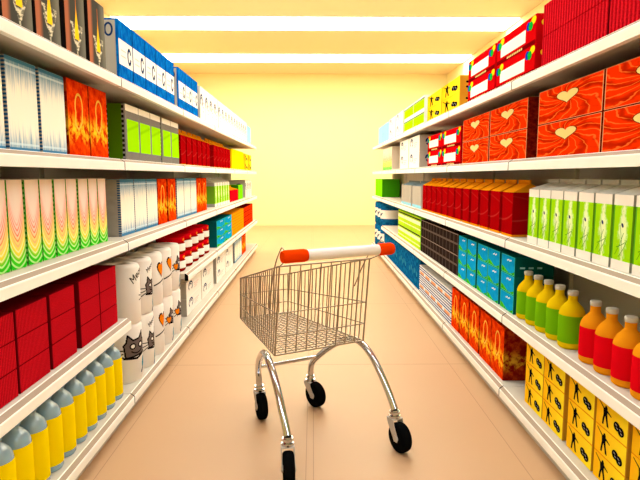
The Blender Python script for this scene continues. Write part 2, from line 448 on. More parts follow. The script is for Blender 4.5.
# strip lights across the ceiling
def lampmat(name, c, st):
    mt = bpy.data.materials.new(name); mt.use_nodes = True
    b = mt.node_tree.nodes['Principled BSDF']
    b.inputs['Base Color'].default_value = (.9, .9, .9, 1)
    b.inputs['Emission Color'].default_value = c; b.inputs['Emission Strength'].default_value = st
    return mt
FIX = pm('white_lamp_housing', rgb(240, 238, 232), .4)
WARM, COOL = (1, .975, .80, 1), (.75, .90, 1, 1)
STRIPS = [(12.87, 'far ceiling light strip nearest the back wall', 12., WARM), (9.93, 'second ceiling light strip from the back wall, above shelf end', 12., WARM),
          (6.99, None, 15., WARM), (4.05, None, 13., (.93, .965, .90, 1)), (1.11, None, 4.8, COOL), (-1.83, None, 7., COOL)]
for y0, lb, st, lc in STRIPS:
    t = empty('ceiling_light', (0, y0+.4, WH-.03))
    tag(t, lb or 'ceiling light strip above the aisle, above the picture edge', 'ceiling light', 'ceiling light strips')
    b = MB(); b.box(WX0+.03, WX1-.03, -.42, .42, .012, .03, FIX); b.build('housing', t)
    b = MB(); b.box(WX0+.05, WX1-.05, -.4, .4, 0, .0119, lampmat('glowing_diffuser', lc, st)); b.build('diffuser', t)

# ------------------------------------------------------------------ gondola shelving
PIT = .4497
def ZB(i): return .084+PIT*i
def ZS(i): return ZB(i)+.058
SIDE = {'left': dict(s=-1, lip=1.04, back=1.51, j0=3.03, bay=1.41, skip={1: [1]}),
        'right': dict(s=1, lip=1.12, back=1.52, j0=3.115, bay=1.43, skip={5: [1]})}
ORD = ['first', 'second', 'third', 'fourth', 'fifth', 'sixth', 'seventh', 'eighth', 'ninth', 'tenth', 'eleventh', 'twelfth', 'thirteenth', 'fourteenth', 'fifteenth', 'sixteenth', 'seventeenth']
SHN = ['bottom', 'fourth', 'middle', 'second', 'top']
def shelf_parts(L, D):
    """local: x = 0 lip plane, shelf runs to -D; y 0..L"""
    b = MB(); b.box(-D, -.028, 0, L, .012, .058, SHELFW); sh = b
    prof = [(0, 0), (0, .040), (-.003, .0445), (-.021, .0585), (-.0235, .0605), (-.026, .0605), (-.0278, .058), (-.0278, 0)]
    r = MB(); n = len(prof)
    vs = [(x, 0, z) for x, z in prof]+[(x, L, z) for x, z in prof]
    fs = [(i, i+n, (i+1) % n+n, (i+1) % n) for i in range(n)]+[tuple(range(n)), tuple(range(n, 2*n))[::-1]]
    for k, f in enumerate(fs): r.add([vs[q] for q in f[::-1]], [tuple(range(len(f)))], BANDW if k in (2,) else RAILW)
    c = MB(); dx = .0012  # black strip added in the gap between bays, standing in for its shade
    for ya in (-.0058,):
        vs2 = [(x+dx*(1 if x > -.02 else 0), ya, z+(dx if z > .02 else 0)) for x, z in prof]+[(x+dx*(1 if x > -.02 else 0), ya+.0055, z+(dx if z > .02 else 0)) for x, z in prof]
        c.add(vs2, [f[::-1] for f in fs], BLACK)
    return sh, r, c
for sd, S in SIDE.items():
    D = S['back']-S['lip']; proto = None
    for k in range(6):
        y0 = S['j0']+S['bay']*(k-1); L = S['bay']-.006
        t = empty('shelving_bay', (S['s']*S['lip'], y0 if sd == 'left' else y0+L, 0), 0 if sd == 'left' else PI)
        extra = ' without a fourth shelf' if k in S['skip'] else ''
        tag(t, f'white {sd} shelving bay{extra}, {ORD[k]} from the near end', 'shelving', f'{sd} gondola shelving bays')
        if proto is None:
            proto = {}
            sh, r, ec = shelf_parts(L, D)
            so = sh.build('shelf', t); so.location.z = ZB(0); ro = r.build('price_rail', so); eo = ec.build('joint_shade_strip', so)
            b = MB(); b.box(-D-.02, -D-.0005, 0, L, 0, 2.0, PANELG); proto['bp'] = b.build('back_panel', t)
            b = MB(); b.box(-.075, -.055, 0, L, 0, ZB(0)+.0115, SHELFW); proto['pl'] = b.build('base_plinth', t)
            b = MB()
            b.box(-D-.0004, -D+.022, -.0 , .022, ZS(0)+.0005, 2.0, SHELFW); proto['up'] = b.build('upright', t)
            proto['sh'] = so
            first = True
        else:
            first = False
            for q in ('bp', 'pl', 'up'):
                c = proto[q].copy(); C.objects.link(c); c.parent = t
        for i in range(5):
            if first and i == 0: continue
            if i in S['skip'].get(k, []): continue
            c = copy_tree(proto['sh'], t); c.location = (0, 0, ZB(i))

# ------------------------------------------------------------------ products: local frame origin base centre of front, +x front, depth towards -x
SOLDIER = [(.16, 0), (.30, 0), (.36, .30), (.42, .44), (.50, .30), (.62, .02), (.80, 0), (.74, .12), (.66, .34), (.60, .55), (.62, .64), (.84, .60), (.98, .56), (.98, .62), (.74, .71),
           (.60, .76), (.60, .84), (.52, .93), (.40, .92), (.36, .82), (.32, .78), (-.22, 1.02), (-.24, .98), (.22, .74), (.24, .62), (.26, .46), (.20, .28)]
def soldier_print(b, w, h):
    sh = h*.78; sw = w*.33
    y0 = -w/2+w*.16; z0 = h*.13
    b.decal([(y0+p*sw*1.05, z0+q*sh) for p, q in SOLDIER], BLACK, 0)
    cy, cz = w*.24, h*.38; r = 1.; A = w*.085; B = h*.15
    for oy, oz, e in ((-.75, .35, .0007), (.75, -.2, .0010)):
        b.decal(ell(cy+A*oy, cz+B*oz, A*1.15, B*1.05), BLACK, 0, e)
        b.decal(ell(cy+A*(oy-.2), cz+B*(oz+.3), A*.42, B*.16, 10, -.3), GREYINK, 0, .0014)
        b.decal(ell(cy+A*(oy+.2), cz+B*(oz-.35), A*.36, B*.14, 10, -.3), GREYINK, 0, .0014)
def balloon_print(b, w, h, s=1):
    b.decal(rect(-w*.38, w*.27, h*.23, h*.68), WHITE, 0)
    for cy in (w*.385, -w*.40):
        a, k = w*.045, h*.14
        b.decal(ell(cy+a*1.25, h*.83, a*1.25, k*.95, a=.15), YEL, 0, .0009)
        b.decal(ell(cy-a*1.2, h*.72, a, k*1.1), BLU, 0, .0011); b.decal(ell(cy, h*.69, a*1.05, k*1.1), GRN, 0, .0013)
    b.decal(rect(-w*.49, w*.49, h*.0, h*.15), pm('dark_red_band', rgb(120, 6, 10)), 0, .0004)
    for i in range(9): b.decal(ell(-w*.18+i*w*.045, h*.08, w*.018, h*.045, 8), GOLD, 0)
def balloon_side(b, w, h, d):
    for x, m_ in ((-.05, YEL), (-.09, ORG), (-.13, BLU)):
        for z in (.72, .58): b.decal_far(ell(x-(.72-z)*.1, h*(z+.06*math.cos(x*90)), .022, h*.12), m_, w/2); b.decal_near(ell(x, h*z, .022, h*.12), m_, -w/2)
    b.decal_far(rect(-.21, -.15, h*.15, h*.7), WHITE, w/2)
def ring_print(b, w, h, mat=NAVY, near=False):
    cy, cz = -w*.24, h*.62; A, B = min(w*.2, .08), min(h*.24, .055)
    for q in stroke(arc(cy, cz, 1., -1.0, 3.9, 16, A, B), min(A, B)*.42): b.decal(q, mat, 0)
    for q in stroke(arc(cy, cz, 1., .2, 2.9, 8, A*.5, B*.5), min(A, B)*.28): b.decal(q, mat, 0)
    for k in range(3): b.decal(rect(-w*.02, w*(.3-.06*k), h*(.55-.12*k), h*(.59-.12*k)), PINK, 0)
    for q in stroke(arc(-.11, h*.6, min(.05, h*.2), 0, 5.6, 14), .018): b.decal_near(q, mat, -w/2); b.decal_far(q, mat, w/2)
def blue_print(b, w, h):
    b.decal(rect(-w*.49, w*.46, h*.31, h*.70), WHITE, 0)
    b.decal(rect(w*.455, w*.492, h*.01, h*.99), pm('deep_navy_print', rgb(2, 30, 84)), 0)
    for q in stroke(arc(w*.22, h*.5, h*.115, .5, 5.9, 14, .62, 1.), w*.075): b.decal(q, NAVY, 0, .0012)
    for k in range(2): b.decal(rect(-w*.36, -w*.02, h*(.53-.09*k), h*(.55-.09*k)), PINK, 0, .0012)
    b.decal_near([(-.26, h*.03), (-.016, h*.03), (-.016, h*.97), (-.26, h*.97)], GREYC, -w/2)
    for q in stroke(arc(-.055, h*.83, .034, 0, 2*PI, 18, .62, 1), .011): b.decal_near(q, NAVY, -w/2, .0012)
def heart_print(b, w, h):
    b.decal(heart(0, h*.62, w*.36, h*.38), pm('brown_print', rgb(120, 40, 10)), 0)
    b.decal(heart(0, h*.625, w*.33, h*.335), GOLD, 0, .0012)
def fire_print(b, w, h):
    p = arc(w*.02, h*.66, w*.17, -.3, 3.6, 12, 1., 1.5)+[(-w*.16, h*.42), (-w*.02, h*.36), (w*.14, h*.46)]
    p.append(p[0])
    for q in stroke(p, w*.05): b.decal(q, GOLDL, 0)
def firedark(b, w, h):
    fire_print(b, w, h)
def dish_print(b, w, h):
    for k in range(4): b.decal(ell(-w*.02+k*w*.08, h*.72+(k % 2)*h*.04, w*.035, h*.045, 8), WHITE, 0)
def milk_print(b, w, h):
    cy, cz = w*.02, h*.60
    b.decal(ell(cy, cz, w*.05, h*.035, 10, .7), NAVY, 0)
    for a, c, e, f in ((-.3, .2, .1, .5), (-.1, .18, .3, .42), (.05, .2, -.1, .6), (-.25, .3, .2, .38)):
        for q in stroke([(w*a, h*c), (w*(a+e)/2+w*.04, h*(c+f)/2), (w*e, h*f)], w*.02): b.decal(q, DKG, 0)
def blue_pack_print(b, w, h):
    for k in range(5): b.decal(ell(-w*.3+k*w*.15, h*(.45+.08*(k % 2)), w*.04, h*.10, 10), FISH, 0)

KINDS = {  # name, category, body, front, top, print
    'dark': ('coffee_pack', 'pack', DKBROWN, DARK, DKBROWN, None),
    'blue': ('washing_powder_box', 'box', BLUEB, BLUEB, BLUEB, blue_print),
    'ring': ('detergent_box', 'box', GREYC, WHITE, WHITE, ring_print),
    'lblue': ('tissue_box', 'box', LBLUE, LBLUE, LBLUE, None),
    'drip': ('cereal_box', 'box', DRIPS, DRIP, LBLUE, None),
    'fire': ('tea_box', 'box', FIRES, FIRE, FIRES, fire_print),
    'green': ('snack_box', 'box', GRNS, GRNP, WHITE, None),
    'limel': ('snack_box', 'box', LGREY, LIMEL, WHITE, None),
    'yellow': ('sugar_pack', 'pack', PLAINY, PLAINY, PLAINY, None),
    'soldier': ('toy_box', 'box', AMBER, SOLD, ORANGEC, soldier_print),
    'wave': ('biscuit_box', 'box', WAVES, WAVE, LGREY, None),
    'rib': ('gift_box', 'box', DKRED, RIB, DKRED, None),
    'balloon': ('party_box', 'box', RED, RED, RED, balloon_print),
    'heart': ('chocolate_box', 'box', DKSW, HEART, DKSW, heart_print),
    'dish': ('dishwasher_tablet_box', 'box', TEAL, DISH, TEAL, dish_print),
    'choco': ('chocolate_pack', 'pack', DKBROWN, CHOCO, DKBROWN, None),
    'lime': ('noodle_box', 'box', LIMEC, LIME, LIMEC, None),
    'stripe': ('napkin_pack', 'pack', STRIPE, STRIPE, LGREY, None),
    'bluepack': ('nappy_pack', 'pack', BLUEW, BLUEW, BLUEW, blue_pack_print),
    'orow': ('pudding_box', 'box', ORANGEC, OROW, ORANGEC, None),
    'rrow': ('spice_box', 'box', DKRED, RROW, DKRED, None),
    'rgreen': ('juice_box', 'box', DKG, LIMEC, LIMEC, None),
}
cache = {}
def box_proto(kind, w, d, h):
    nm, cat, body, fr, top, pr = KINDS[kind]
    b = MB(); b.box(-d, 0, -w/2, w/2, 0, h, body, fr, top, .0025)
    if pr: pr(b, w, h)
    if kind == 'balloon': balloon_side(b, w, h, d)
    if kind == 'soldier':
        for z in (.3, .6): b.decal_near(ell(-.06, h*z, .016, h*.07, 10), BLACK, -w/2); b.decal_far(ell(-.06, h*z, .012, h*.07, 10), BLACK, w/2)
    if kind == 'dish':
        for k in range(3): b.decal_far(rect(-.06-.05*k, -.03-.05*k, h*.4, h*.5), LBLUE, w/2)
    return b.build(nm)
def carton_proto(w, d, h, ht, body_front, body_side, gable, label_fn, nm):
    """gable-top carton: walls to h, ridge at ht"""
    t = empty(nm)
    b = MB(); b.box(-d, 0, -w/2, w/2, 0, h, body_side, body_front)
    if label_fn: label_fn(b, w, h)
    b.build('body', t)
    b = MB(); o = .0006; k = .004
    vs = [(0, -w/2, h+o), (0, w/2, h+o), (-d/2+k, w/2, ht-.022), (-d/2+k, -w/2, ht-.022), (-d, -w/2, h+o), (-d, w/2, h+o), (-d/2-k, w/2, ht-.022), (-d/2-k, -w/2, ht-.022),
          (-d/2+k, w/2, ht), (-d/2+k, -w/2, ht), (-d/2-k, w/2, ht), (-d/2-k, -w/2, ht)]
    fs = [(0, 1, 2, 3), (5, 4, 7, 6), (3, 2, 8, 9), (6, 7, 11, 10), (9, 8, 10, 11), (0, 3, 7, 4), (1, 5, 6, 2), (3, 9, 11, 7), (2, 6, 10, 8), (0, 4, 5, 1)]
    b.add(vs, fs, gable); b.build('gable_top', t)
    return t
def bottle_proto(nm, r, h, body, label, cap, shoulder=.62, neck=.34, lab=(.07, .60), flat=1., cap_h=.022):
    t = empty(nm)
    c = (-r, 0)
    b = MB()
    zs = h*shoulder
    prof = [(r*.86, 0), (r*.97, .006), (r, .014), (r, zs), (r*.95, zs+h*.05), (r*.80, zs+h*.11), (r*.58, zs+h*.165), (r*neck*1.05, zs+h*.215), (r*neck, zs+h*.25), (r*neck, h-cap_h)]
    b.lathe(prof, body, 28, c); b.build('bottle_body', t)
    b = MB(); b.lathe([(r*1.012, h*lab[0]), (r*1.018, h*lab[0]+.002), (r*1.018, h*lab[1]-.002), (r*1.012, h*lab[1])], label, 28, c, captop=False, capbot=False); b.build('label', t)
    b = MB(); b.lathe([(r*neck*1.1, h-cap_h+.0006), (r*neck*1.16, h-cap_h+.003), (r*neck*1.16, h-.003), (r*neck*1.0, h)], cap, 20, c); b.build('cap', t)
    return t

def words(n): return ORD[n]
def place(proto_fn, key, side, idx, X, y, w, z, label, cat, group):
    if key not in cache: o = cache[key] = proto_fn()
    else: o = copy_tree(cache[key])
    s = SIDE[side]['s']
    o.location = (s*X, y+w/2, z); o.rotation_euler = (0, 0, 0 if side == 'left' else PI)
    tag(o, label, cat, group)
    return o
TIER = {1: [''], 2: ['lower', 'upper'], 3: ['bottom', 'middle', 'top'], 4: ['bottom', 'second lowest', 'second highest', 'top']}
SHX = {4: 'top', 3: 'second', 2: 'middle', 1: 'fourth', 0: 'bottom'}
def label_of(desc, k, t, nt, side, idx, n):
    sh = f'{side} {SHX[idx]} shelf'
    if nt == 1:
        if n == 1: return f'{desc} on the {sh}'
        if k == n-1 and n > 3: return f'{desc}, farthest of its row, {sh}'
        return f'{desc}, {ORD[k]} from near end, {sh}'
    return f'{desc}, {TIER[nt][t]} of {ORD[k]} stack from near end, {sh}'
def row(kind, side, idx, starts, w, d, h, desc, tiers=1, X=None, skip_last=None):
    X = X or (1.135 if side == 'left' else 1.17)
    nm, cat = KINDS[kind][:2]
    for k, y in enumerate(starts):
        for t in range(tiers):
            place(lambda: box_proto(kind, w, d, h), (kind, w, d, h), side, idx, X, y, w, ZS(idx)+.0004+t*(h+.0004),
                  label_of(desc, k, t, tiers, side, idx, len(starts)), cat, f'{KINDS[kind][0].replace("_", " ")} row, {side} {SHX[idx]} shelf')
def lin_(a, p, n): return [a+p*i for i in range(n)]
def row2(fn, key, nm, cat, side, idx, starts, w, desc, X, tiers=1, h=0):
    for k, y in enumerate(starts):
        for t in range(tiers):
            place(fn, key, side, idx, X, y, w, ZS(idx)+.0004+t*(h+.0004), label_of(desc, k, t, tiers, side, idx, len(starts)), cat, f'{nm}, {side} {SHX[idx]} shelf')

# ---- left top shelf
row('dark', 'left', 4, [2.071, 2.317, 2.588, 2.852], .222, .12, .368, 'dark pack with flame motif')
row('blue', 'left', 4, lin_(3.281, .2555, 5)+lin_(4.70, .2555, 3), .252, .28, .372, 'blue box with white panel')
row('ring', 'left', 4, lin_(5.58, .2565, 4)+lin_(6.63, .2565, 11), .252, .28, .36, 'white box with ring emblem')
row('lblue', 'left', 4, lin_(9.50, .138, 4), .135, .28, .33, 'pale blue box')
# ---- left second shelf
row('drip', 'left', 3, [1.812, 2.063, 2.312], .228, .26, .355, 'white box with blue drips')
row('fire', 'left', 3, [2.565, 2.812], .238, .26, .362, 'orange box with fire motif')
row('green', 'left', 3, [3.345, 3.598, 3.851, 4.14, 4.393], .25, .13, .345, 'lime panel box with grey bands')
RC = lambda: carton_proto(.176, .2, .262, .335, REDC, REDC, ORANGEC, None, 'juice_carton')
row2(RC, 'redcarton', 'red cartons', 'carton', 'left', 3, lin_(4.72, .227, 6)+lin_(6.27, .214, 6), .176, 'red carton with orange gable', 1.135)
row('yellow', 'left', 3, lin_(7.66, .26, 5), .256, .28, .29, 'plain lemon yellow pack')
row('soldier', 'left', 3, [8.99, 9.52], .515, .28, .14, 'amber soldier box', 2)
# ---- left middle shelf
row('wave', 'left', 2, [1.903, 2.02, 2.146, 2.264, 2.39, 2.505, 2.634, 2.753, 2.871], .112, .2, .346, 'chevron striped box')
row('drip', 'left', 2, [3.202, 3.457, 3.711, 4.53, 4.785, 5.04], .245, .26, .337, 'white box with blue drips')
row('fire', 'left', 2, [3.975, 4.25, 5.30, 5.55], .242, .26, .338, 'orange box with fire motif')
MK = lambda: carton_proto(.165, .2, .28, .343, MILK, MILKS, LGREY, milk_print, 'milk_carton')
row2(MK, 'milk_wide', 'lime milk cartons', 'carton', 'left', 2, lin_(6.27, .187, 6), .165, 'lime and white gable carton', 1.135)
RCS = lambda: carton_proto(.25, .22, .16, .215, HOTRED, HOTRED, ORANGEC, None, 'juice_carton')
row2(RCS, 'redcartons', 'short red cartons', 'carton', 'left', 2, lin_(7.45, .26, 3), .25, 'short red carton with orange top', 1.135)
row('rgreen', 'left', 2, lin_(8.26, .26, 2), .25, .25, .22, 'short lime green box')
row('ring', 'left', 2, lin_(9.1, .31, 3), .29, .28, .29, 'white box with ring emblem')
# ---- left fourth shelf
row('rib', 'left', 1, [1.70, 1.945, 2.2, 2.482, 2.722], .232, .28, .1065, 'dark red ribbed box', 3, 1.09)
def jar():
    r, h = .122, .147
    t = empty('sauce_jar'); c = (-r, 0)
    b = MB(); b.lathe([(r*.9, 0), (r, .01), (r, h*.62), (r*.90, h*.70)], pm('dark_red_sauce_glass', rgb(150, 22, 16), .15), 24, c); b.build('jar_body', t)
    b = MB(); b.lathe([(r*1.01, h*.2), (r*1.015, h*.21), (r*1.015, h*.61), (r*1.01, h*.62)], WHITE, 24, c, captop=False, capbot=False); b.build('label', t)
    b = MB(); b.lathe([(r*.91, h*.703), (r*.97, h*.72), (r*.97, h*.97), (r*.9, h)], HOTRED, 24, c)
    b.decal(ell(-r*.25, h*.85, r*.24, h*.075, 12), ORG, 0, -r*.02); b.build('lid', t)
    return t
row2(jar, 'jar', 'red sauce jars', 'jar', 'left', 1, lin_(4.48, .268, 5), .244, 'red jar with white label', 1.10, 2, .147)
row('dish', 'left', 1, [6.09, 6.66], .565, .22, .1, 'blue meadow box', 3, 1.09)
row('orow', 'left', 1, [7.25, 7.87], .61, .22, .077, 'amber orange box', 4, 1.09)
row('rrow', 'left', 1, [8.52, 9.14], .61, .22, .079, 'orange red box', 4, 1.09)
# ---- left bottom shelf
def ybottle():
    r, h = .0585, .332
    t = empty('juice_bottle'); c = (-r, 0)
    CL = pm('pale_blue_clear_plastic', rgb(142, 178, 200), .12, spec=.7, coat=.5)
    b = MB()
    b.lathe([(r*.9, 0), (r, .01), (r*1.0, h*.70), (r*.95, h*.77), (r*.8, h*.83), (r*.5, h*.885), (r*.34, h*.91), (r*.32, h*.94)], CL, 24, c); b.build('bottle_body', t)
    b = MB(); b.lathe([(r*1.015, h*.085), (r*1.02, h*.09), (r*1.02, h*.715), (r*1.015, h*.72)], pm('yellow_label', rgb(252, 222, 2), .4), 24, c, captop=False, capbot=False); b.build('label', t)
    b = MB(); b.lathe([(r*.36, h*.941), (r*.4, h*.945), (r*.4, h*.995), (r*.34, h)], pm('clear_blue_cap', rgb(120, 160, 190), .3), 16, c); b.build('cap', t)
    return t
row2(ybottle, 'ybottle', 'yellow label bottles', 'bottle', 'left', 0, lin_(1.80, .1235, 10), .117, 'clear blue bottle with yellow label', 1.088)

# paper rolls with a doodled cat, hearts and a fish printed on the wrap
def strip_fill(b, pts, mat, R, c, a0, e):
    """ink shape (s, z) wrapped on a cylinder of radius R about c, s measured from angle a0"""
    smin = min(p[0] for p in pts); smax = max(p[0] for p in pts); ds = .004; n = max(1, int(math.ceil((smax-smin)/ds))); ds = (smax-smin)/n
    for i in range(n):
        s0 = smin+i*ds; s1 = s0+ds; sm_ = (s0+s1)/2; zs = []
        for j in range(len(pts)):
            (x1, z1), (x2, z2) = pts[j], pts[(j+1) % len(pts)]
            if (x1 <= sm_) != (x2 <= sm_): zs.append(z1+(z2-z1)*(sm_-x1)/(x2-x1))
        zs.sort()
        for q0, q1 in zip(zs[::2], zs[1::2]):
            P = lambda s_, z_: (c[0]+(R+e)*math.cos(a0+s_/R), c[1]+(R+e)*math.sin(a0+s_/R), z_)
            b.add([P(s0, q0), P(s1, q0), P(s1, q1), P(s0, q1)], [(0, 1, 2, 3)], mat)
def roll_proto(variant):
    R, h = .122, .362; c = (-R, 0)
    b = MB()
    b.lathe([(R*.95, 0), (R, .012), (R, h-.02), (R*.93, h-.004), (R*.6, h)], PAPER, 40, c, captop=False)
    b.lathe([(R*.6, h), (R*.22, h-.003), (R*.2, h-.03)], PAPER, 40, c, capbot=False)
    def ink(pts, mat, a, e=.0008): strip_fill(b, pts, mat, R, c, a, e)
    def inks(lst, mat, a, e=.0012):
        for q in lst: ink(q, mat, a, e)
    def cat(a, z, k):
        face = [(-.075*k, z-.05*k), (.07*k, z-.04*k), (.08*k, z+.04*k), (.062*k, z+.05*k), (.055*k, z+.10*k), (.02*k, z+.06*k), (-.025*k, z+.055*k), (-.06*k, z+.09*k), (-.07*k, z+.045*k), (-.085*k, z+.03*k)]
        ink(face, CATG, a)
        inks(stroke(face+[face[0]], .010*k), BLACK, a)
        for s_ in (-.028*k, .035*k):
            ink(ell(s_, z+.018*k, .022*k, .02*k, 14), BLACK, a, .0014); ink(ell(s_, z+.018*k, .013*k, .012*k, 12), WHITE, a, .0018)
        inks(stroke(arc(.002*k, z+.0*k, .045*k, PI*1.15, PI*1.9, 8, 1, .6), .007*k), BLACK, a, .0016)
        inks(stroke([(-.085*k, z-.05*k), (.0, z-.062*k), (.08*k, z-.035*k)], .013*k), BLACK, a, .0016)
        for dz in (-.02, 0, .02):
            inks(stroke([(-.09*k, z+dz*k-.02*k), (-.13*k, z+dz*1.6*k-.03*k)], .007*k), BLACK, a)
    def fish(a, z, k):
        ink(ell(0, z, .016*k, .036*k, 14, -.25), FISH, a); inks(stroke([(-.008*k, z-.035*k), (-.03*k, z-.06*k)], .012*k), NAVY, a)
    def text(a, z, k):
        tilt = .6
        def T(p, q): return (p*k*math.cos(tilt)-q*k*math.sin(tilt), z+p*k*math.sin(tilt)+q*k*math.cos(tilt))
        L = [[(0, 0), (0, .03), (.01, .012), (.02, .03), (.02, 0)], [(.028, .01), (.042, .012), (.04, .02), (.03, .018), (.03, .004), (.042, .002)],
             arc(.057, .009, .009, 0, 2*PI, 8), [(.07, .018), (.075, 0), (.081, .014), (.087, 0), (.092, .018)]]
        for l in L: inks(stroke([T(*p) for p in l], .004*k), BLACK, a)
    def hrt(a, z, k):
        ink(heart(0, z, .085*k, .10*k, 24), BLACK, a); ink(heart(0, z, .068*k, .08*k, 24), ORG, a, .0014)
    if variant == 0: text(-.35, .27, 1.); cat(.0, .17, .8); fish(.2, .07, 1.)
    if variant == 1: cat(-.45, .21, 1.); fish(.1, .11, 1.)
    if variant == 2: hrt(-.1, .24, 1.2); inks(stroke([(-.06, .14), (.05, .17), (.08, .12)], .009), BLACK, -.25)
    if variant == 4: text(-.5, .25, 1.5)
    if variant == 4: inks(stroke([(.0, .17), (.05, .16)], .006)+stroke([(.0, .14), (.05, .145)], .006), BLACK, -.1)
    if variant == 3: cat(.1, .20, .8); hrt(-.45, .18, .7); fish(.1, .08, 1.)
    return b.build('paper_towel_roll')
seq = [[1, 0, 2, 3, 3], [4, 0, 2, 2, 3]]
desc = {0: 'white roll with doodled cat', 1: 'white roll with cat face', 2: 'white roll with orange heart', 3: 'white roll with cat, heart', 4: 'white roll with scribbled word'}
for t in range(2):
    for k in range(5):
        v = seq[t][k]
        place(lambda: roll_proto(v), ('roll', v), 'left', 0, 1.07, 3.155+.249*k, .244, ZS(0)+.0004+t*.3626,
              f'{desc[v]}, {TIER[2][t]} of {ORD[k]} stack from near end, left bottom shelf', 'paper roll', 'paper rolls on the left bottom shelf')
row('ring', 'left', 0, [4.76, 5.42, 6.26, 6.92], .645, .3, .155, 'white box with ring emblem', 2)
row('drip', 'left', 0, lin_(7.75, .26, 3), .25, .26, .32, 'white box with blue drips')
row('fire', 'left', 0, lin_(8.55, .25, 2), .245, .26, .33, 'orange box with fire motif')

# ---- right top shelf
row('rib', 'right', 4, [1.578, 2.213], .625, .28, .158, 'bright red ribbed box', 2)
row('balloon', 'right', 4, [2.925, 3.56], .605, .25, .152, 'red balloon print box', 2)
row('soldier', 'right', 4, [4.40, 5.02], .605, .22, .128, 'amber soldier box', 2)
row('limel', 'right', 4, [5.78, 6.41], .62, .25, .152, 'lime and white box', 2)
row('ring', 'right', 4, [7.11, 7.78], .645, .3, .155, 'white box with ring emblem', 2)
row('lblue', 'right', 4, [8.58, 9.18], .58, .28, .15, 'pale blue box', 2)
# ---- right second shelf
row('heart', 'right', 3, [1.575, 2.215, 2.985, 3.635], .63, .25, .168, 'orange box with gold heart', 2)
row('balloon', 'right', 3, [4.33, 4.96], .605, .25, .152, 'red balloon print box', 2)
row('ring', 'right', 3, [6.0, 6.68], .645, .3, .18, 'white box with ring emblem', 2)
row('wave', 'right', 3, lin_(8.1, .13, 8), .112, .2, .346, 'chevron striped box')
# ---- right middle shelf
MK2 = lambda: carton_proto(.126, .21, .288, .343, MILK, MILKS, LGREY, milk_print, 'milk_carton')
row2(MK2, 'milk', 'lime milk cartons', 'carton', 'right', 2, [1.815, 1.958, 2.10, 2.24, 2.382, 2.519, 2.654, 2.790], .126, 'lime and white gable carton', 1.17)
row2(RC, 'redcarton', 'red cartons', 'carton', 'right', 2, lin_(3.152, .2215, 12), .176, 'red carton with orange gable', 1.17)
GC = lambda: carton_proto(.165, .2, .245, .30, GREYC, GREYC, pm('steel_blue_card', rgb(120, 138, 150)), lambda b, w, h: b.decal(rect(-w*.5, w*.5, 0.002, h*.14), LBLUE, 0), 'milk_carton')
row2(GC, 'greycarton', 'grey cartons', 'carton', 'right', 2, lin_(5.84, .178, 3)+lin_(6.44, .178, 4), .165, 'grey carton with blue base', 1.17)
row('rgreen', 'right', 2, lin_(9.17, .33, 3), .325, .3, .305, 'deep lime green box')
# ---- right fourth shelf
GB = lambda: bottle_proto('juice_bottle', .058, .272, pm('yellow_bottle_plastic', rgb(232, 196, 12), .3), pm('green_label', rgb(116, 182, 14), .4), LGREY, .60, .36, (.11, .585))
OB = lambda: bottle_proto('juice_bottle', .058, .272, pm('orange_bottle_plastic', rgb(236, 150, 24), .3), HOTRED, LGREY, .60, .36, (.11, .585))
row2(OB, 'orangebottle', 'red label bottles', 'bottle', 'right', 1, [1.691, 1.823, 1.955, 2.088, 2.217], .116, 'orange bottle with red label', 1.167)
row2(GB, 'greenbottle', 'green label bottles', 'bottle', 'right', 1, [2.423, 2.558, 2.688, 2.818, 2.951], .116, 'yellow bottle with green label', 1.167)
row('dish', 'right', 1, [3.077, 3.333, 3.561, 3.82, 4.062], .224, .23, .1125, 'blue meadow box', 3)
row('choco', 'right', 1, lin_(4.315, .125, 12), .122, .23, .172, 'dark brown pack', 2)
row('lime', 'right', 1, lin_(5.845, .515, 3), .51, .25, .177, 'lime banded box', 2)
# ---- right bottom shelf
row('soldier', 'right', 0, [1.668, 1.922, 2.165, 2.434, 2.668], .229, .2, .1165, 'amber soldier box', 3, 1.187)
row('fire', 'right', 0, [3.199, 3.442, 3.70, 3.957, 4.214], .236, .24, .335, 'orange box with fire motif')
row('stripe', 'right', 0, lin_(4.47, .275, 5), .27, .25, .145, 'blue and white striped pack', 2)
row('bluepack', 'right', 0, [5.86, 6.60, 7.34, 8.08], .73, .28, .34, 'deep blue wrapped pack')
def bigroll():
    R, h = .183, .398; c = (-R, 0)
    b = MB()
    b.lathe([(R*.93, 0), (R, .02), (R, h*.36)], BLUEW, 32, c, captop=False)
    b.lathe([(R*1.003, h*.36), (R*1.003, h*.72)], WHITE, 32, c, captop=False, capbot=False)
    b.lathe([(R, h*.72), (R, h-.03), (R*.9, h-.005), (R*.5, h)], BLUEW, 32, c, capbot=False)
    strip_fill(b, [(-.07, h*.66), (-.03, h*.66), (.01, h*.53), (.06, h*.62), (.08, h*.58), (.01, h*.42)], NAVY, R, c, .1, .002)
    return b.build('toilet_paper_pack')
for t in range(2):
    for k in range(3):
        place(bigroll, 'bigroll', 'right', 0, 1.15, 8.99+.40*k, .366, ZS(0)+.0004+t*.3986,
              f'blue pack with white band, {TIER[2][t]} of {ORD[k]} stack from near end, far right', 'pack', 'blue paper packs at the far right end')

